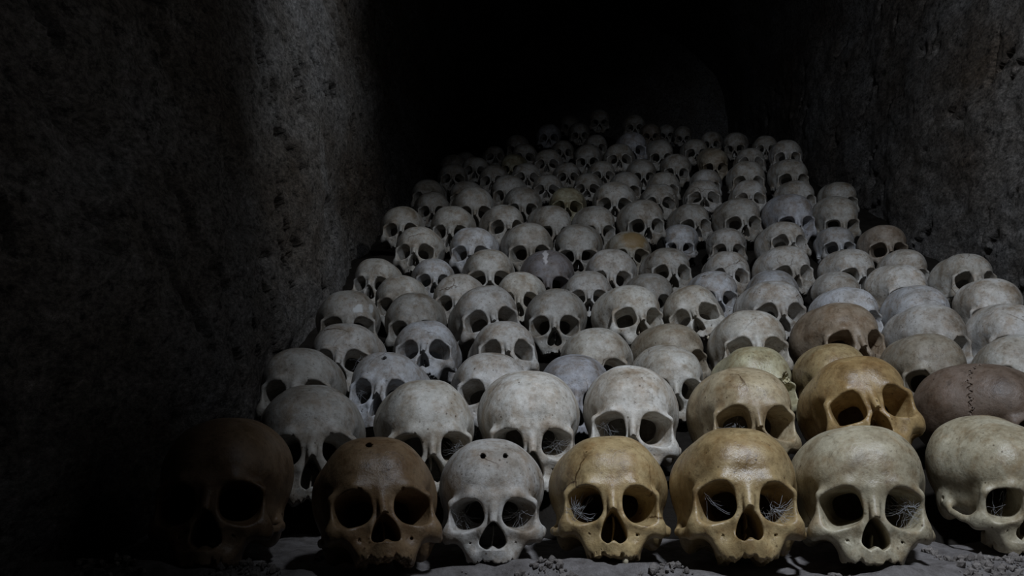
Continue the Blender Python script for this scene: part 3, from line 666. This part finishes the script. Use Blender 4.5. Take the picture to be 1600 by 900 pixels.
SPECIAL = {
    'F1': 'dark brown skull lost in deep shadow at the left end of the front row',
    'F2': 'dark brown stained skull with one hole near the crown, in the front row',
    'F3': 'pale grey front-row skull with two small round holes high in the forehead',
    'F4': 'ochre front-row skull right beside the grey one with two forehead holes',
    'F5': 'glossy ochre skull in the front row, third from the right edge',
    'F6': 'beige front-row skull with a bright cobweb in one eye socket',
    'F7': 'large beige skull cut off by the right edge in the front row',
    'S1': 'mottled grey skull directly behind the gap between the two dark brown front skulls',
    'S2': 'pale skull behind the brown front-row skull and the one with two holes',
    'S3': 'smooth pale skull between and behind the two-hole skull and its ochre neighbour',
    'S4': 'chalky pale skull with a cobwebbed socket, fourth from left in the second row',
    'S5': 'tan skull with hairline cracks in its forehead, fifth from left in second row',
    'S6': 'orange ochre skull with wide black sockets behind the beige front-row skull',
    'S7': 'reddish brown skull with a jagged dark suture near the right edge',
    'T2': 'grey skull with a single round hole in the forehead, second in the third row',
    'T4': 'bluish grey rounded skull with a shiny speck, face hidden, in the third row',
    'T6': 'greenish tan skull with a crumbled eye socket rim, in the third row',
    'T7': 'ochre cranium half hidden behind the orange ochre skull',
    'T8': 'brown and grey stained skull behind the reddish brown skull with the suture',
    'U7': 'large mottled brown skull facing right, behind the ochre skulls at right',
    'V6': 'pale skull tilted sideways with open tooth sockets, in the fifth row',
    'W7': 'dark purplish skull with a white streak over its crown, in the middle',
    'X10': 'skull with a tawny stained forehead in the middle of the heap',
    'Z16': 'topmost dim skull at the very back of the heap',
}

P_AT = np.array([r[1:4] for r in SKULLS]); BOT = np.array([r[9] for r in SKULLS]); SIZE = np.array([r[7] for r in SKULLS])
xs, ys = np.arange(XL - .1, XR + .11, .03), np.arange(1.36, YF + .05, .03)
Xk, Yk = np.meshgrid(xs, ys, indexing='ij')
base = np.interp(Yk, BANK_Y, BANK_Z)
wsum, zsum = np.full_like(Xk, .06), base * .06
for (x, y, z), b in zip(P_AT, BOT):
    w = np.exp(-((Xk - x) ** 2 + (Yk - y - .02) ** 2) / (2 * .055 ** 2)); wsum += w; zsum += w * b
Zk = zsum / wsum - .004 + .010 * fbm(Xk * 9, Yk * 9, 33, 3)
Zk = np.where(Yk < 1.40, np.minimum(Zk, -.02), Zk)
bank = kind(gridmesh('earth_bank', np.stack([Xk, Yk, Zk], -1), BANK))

# ================================================================ skulls
PART_NAMES = ['braincase', 'upper_jaw', 'cheekbone', 'cheekbone', 'eye_socket', 'eye_socket', 'nasal_cavity']
def skull_meshes(sk, h):
    V, N, F, part = skull_arrays(sk, h); out = []
    for p in range(7):
        f = F[part == p]
        if len(f) == 0: out.append(None); continue
        ids, inv = np.unique(f, return_inverse=True)
        me = mesh_np(PART_NAMES[p], V[ids] * .001, inv.reshape(-1, 4), N[ids]); me.materials.append(BONE); out.append(me)
    return out

def tooth_mesh():
    bm_v, bm_f = [], []
    prof = [(0, 5.5, 1.6), (0, 2, 3.0), (0, -2, 3.4), (0, -4.6, 3.1), (0, -5.8, 1.8)]
    for _, z, r in prof:
        for k in range(8):
            a = k * math.pi / 4; bm_v.append((r * math.cos(a), r * 1.15 * math.sin(a), z))
    for i in range(4):
        for k in range(8): bm_f.append((i * 8 + k, (i + 1) * 8 + k, (i + 1) * 8 + (k + 1) % 8, i * 8 + (k + 1) % 8))
    me = bpy.data.meshes.new('tooth'); me.from_pydata([(x * .001, y * .001, z * .001) for x, y, z in bm_v], [], bm_f + [tuple(range(32, 40)), tuple(range(7, -1, -1))])
    me.materials.append(TOOTH); me.shade_smooth(); return me
TOOTH_ME = tooth_mesh()

MESHES = {}
for key, h, kw in VARIANTS:
    sk = Skull(key, **kw); MESHES[key] = (sk, skull_meshes(sk, h))

def cobweb(rs, side, n, full):
    """dusty threads strung across one eye socket"""
    v, f = [], []
    def strand(pts, r):
        b = len(v)
        for i, p in enumerate(pts):
            t = np.array(pts[min(i + 1, len(pts) - 1)]) - np.array(pts[max(i - 1, 0)]); t = t / (np.linalg.norm(t) + 1e-9)
            a = np.cross(t, (0, 1, .2)); a /= np.linalg.norm(a) + 1e-9; c = np.cross(t, a)
            for k in range(3):
                q = np.array(p) + r * (a * math.cos(k * 2.094) + c * math.sin(k * 2.094)); v.append(tuple(q * .001))
        for i in range(len(pts) - 1):
            for k in range(3): f.append((b + i * 3 + k, b + i * 3 + (k + 1) % 3, b + i * 3 + 3 + (k + 1) % 3, b + i * 3 + 3 + k))
    hub = np.array([side * (33 + rs.uniform(-6, 6)), -74, -20 + rs.uniform(-4, 6)])
    ends = []
    for i in range(n * 2):
        a = rs.uniform(0, 6.28); e = np.array([side * 33 + 19 * math.cos(a), -72 + rs.uniform(-2, 5), -21 + 17 * math.sin(a)]); ends.append(e)
        s = hub + rs.normal(0, 2.2, 3) if rs.uniform() < .75 else np.array([side * 33 + rs.uniform(-17, 17), -72, -21 + rs.uniform(-12, 15)])
        pts = [s + (e - s) * t + np.array([0, 2 * math.sin(t * 3.1), -2.2 * math.sin(t * 3.14)]) + rs.normal(0, .45, 3) for t in np.linspace(0, 1, 7)]
        strand(pts, rs.uniform(.09, .17))
    for i in range(full):
        a, b = ends[rs.randint(len(ends))], ends[rs.randint(len(ends))]; t = rs.uniform(.25, .8); p, q = hub + (a - hub) * t, hub + (b - hub) * t
        strand([p + (q - p) * u + rs.normal(0, .5, 3) for u in np.linspace(0, 1, 5)], .09)
    me = bpy.data.meshes.new('cobweb'); me.from_pydata(v, [], f); me.materials.append(WEB); me.shade_smooth(); return me

WEBS = {'F3': [(-1, 9, 4), (1, 8, 2)], 'F4': [(-1, 16, 10)], 'F5': [(1, 15, 8), (-1, 4, 0)], 'F6': [(1, 16, 14)], 'F7': [(-1, 5, 1)],
        'S2': [(1, 9, 4)], 'S3': [(1, 9, 5)], 'S4': [(-1, 9, 5)], 'S5': [(-1, 7, 3)], 'T2': [(-1, 6, 2)], 'U1': [(1, 6, 2)]}

ORD = ['', 'first', 'second', 'third', 'fourth', 'fifth', 'sixth', 'seventh', 'eighth', 'ninth', 'tenth', 'eleventh', 'twelfth', 'thirteenth', 'fourteenth', 'fifteenth', 'sixteenth']
def row_of(sid, yt):
    if sid[0] in 'FSTUV': return 'FSTUV'.index(sid[0]) + 1
    for k, lim in enumerate((408, 380, 340, 301, 278, 262, 243, 226, 205, 0)):
        if yt >= lim: return 6 + k
ROWS = {}
for r in SKULLS: ROWS.setdefault(row_of(r[0], r[10]), []).append((r[11], r[0]))
PLACE = {}
for k, lst in ROWS.items():
    lst.sort()
    for i, (_, sid) in enumerate(lst): PLACE[sid] = (k, i + 1, len(lst))

rs = np.random.RandomState(5)
for (sid, x, y, z, yaw, roll, pitch, sc, tone, bot, yt, px) in SKULLS:
    key = PICK[sid]; sk, parts = MESHES[key]
    root = bpy.data.objects.new('human_skull', None); link(root)
    root.empty_display_size = .05
    # the empty sits at the skull's base; the bones hang above it
    root.location = (x, y, z); root.rotation_euler = (pitch, roll, yaw); root.scale = (sc, sc, sc)
    row, nth, cnt = PLACE[sid]
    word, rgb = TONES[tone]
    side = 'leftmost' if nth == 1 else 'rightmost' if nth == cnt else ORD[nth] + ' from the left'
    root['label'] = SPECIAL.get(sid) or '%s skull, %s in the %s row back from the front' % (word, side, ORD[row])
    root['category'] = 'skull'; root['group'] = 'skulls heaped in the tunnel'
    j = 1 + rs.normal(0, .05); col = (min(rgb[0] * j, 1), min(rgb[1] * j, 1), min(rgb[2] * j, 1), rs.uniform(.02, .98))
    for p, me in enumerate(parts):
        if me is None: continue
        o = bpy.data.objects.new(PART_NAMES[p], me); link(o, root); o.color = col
        if p == 0 and sid in OWN_BONE: o.material_slots[0].link = 'OBJECT'; o.material_slots[0].material = OWN_BONE[sid]
        if p == 1 and row <= 8:
            for t in range(sk.teeth):
                q = [2, 5, 11, 13][t]; i = q % 8; sg = 1 if q < 8 else -1; a = .12 + i * .235
                tt = bpy.data.objects.new('tooth', TOOTH_ME); link(tt, o); tt.rotation_euler = (0, 0, sg * a)
                tt.location = (.0265 * math.sin(a) * sg, -.052 - (.0385 + sk.jaw * .001) * math.cos(a), (-91 - sk.fh + 1) * .001)
    for (s, n, full) in WEBS.get(sid, []):
        o = bpy.data.objects.new('cobweb', cobweb(rs, s, n, full)); link(o, root); o['label'] = 'dusty grey cobweb across the eye socket'

# ================================================================ gravel along the front edge
def pebbles(name, n, box, rmin, rmax, seed, mat):
    rs = np.random.RandomState(seed); V, F = [], []
    ico = np.array([(0, 0, 1), (.894, 0, .447), (.276, .851, .447), (-.724, .526, .447), (-.724, -.526, .447), (.276, -.851, .447), (.724, .526, -.447), (-.276, .851, -.447), (-.894, 0, -.447), (-.276, -.851, -.447), (.724, -.526, -.447), (0, 0, -1)])
    fc = np.array([(0, 1, 2), (0, 2, 3), (0, 3, 4), (0, 4, 5), (0, 5, 1), (1, 6, 2), (2, 7, 3), (3, 8, 4), (4, 9, 5), (5, 10, 1), (2, 6, 7), (3, 7, 8), (4, 8, 9), (5, 9, 10), (1, 10, 6), (11, 7, 6), (11, 8, 7), (11, 9, 8), (11, 10, 9), (11, 6, 10)])
    for i in range(n):
        r = rmin + (rmax - rmin) * rs.uniform() ** 3
        while True:
            p = np.array([rs.uniform(*box[0]), rs.uniform(*box[1]), r * .25])
            p[2] += float(floor_z(p[:1], p[1:2])[0]) + .001
            if (((P_AT[:14, 0] - p[0]) / (.098 * SIZE[:14])) ** 2 + ((P_AT[:14, 1] - p[1]) / (.134 * SIZE[:14])) ** 2).min() > 1: break
        V.append(ico * r * rs.uniform(.6, 1.25, (12, 1)) * rs.uniform(.7, 1.2, 3) + p); F.append(fc + i * 12)
    me = mesh_np(name, np.concatenate(V), np.concatenate(F)); me.polygons.foreach_set('use_smooth', np.zeros(len(me.polygons), bool)); me.materials.append(mat)
    return link(bpy.data.objects.new(name, me))
g = pebbles('gravel', 7500, ((-.56, .95), (1.06, 1.36)), .0012, .0066, 4, GRIT)
g['kind'] = 'stuff'; g['label'] = 'fine gravel and crumbs of earth strewn along the front row'; g['category'] = 'gravel'
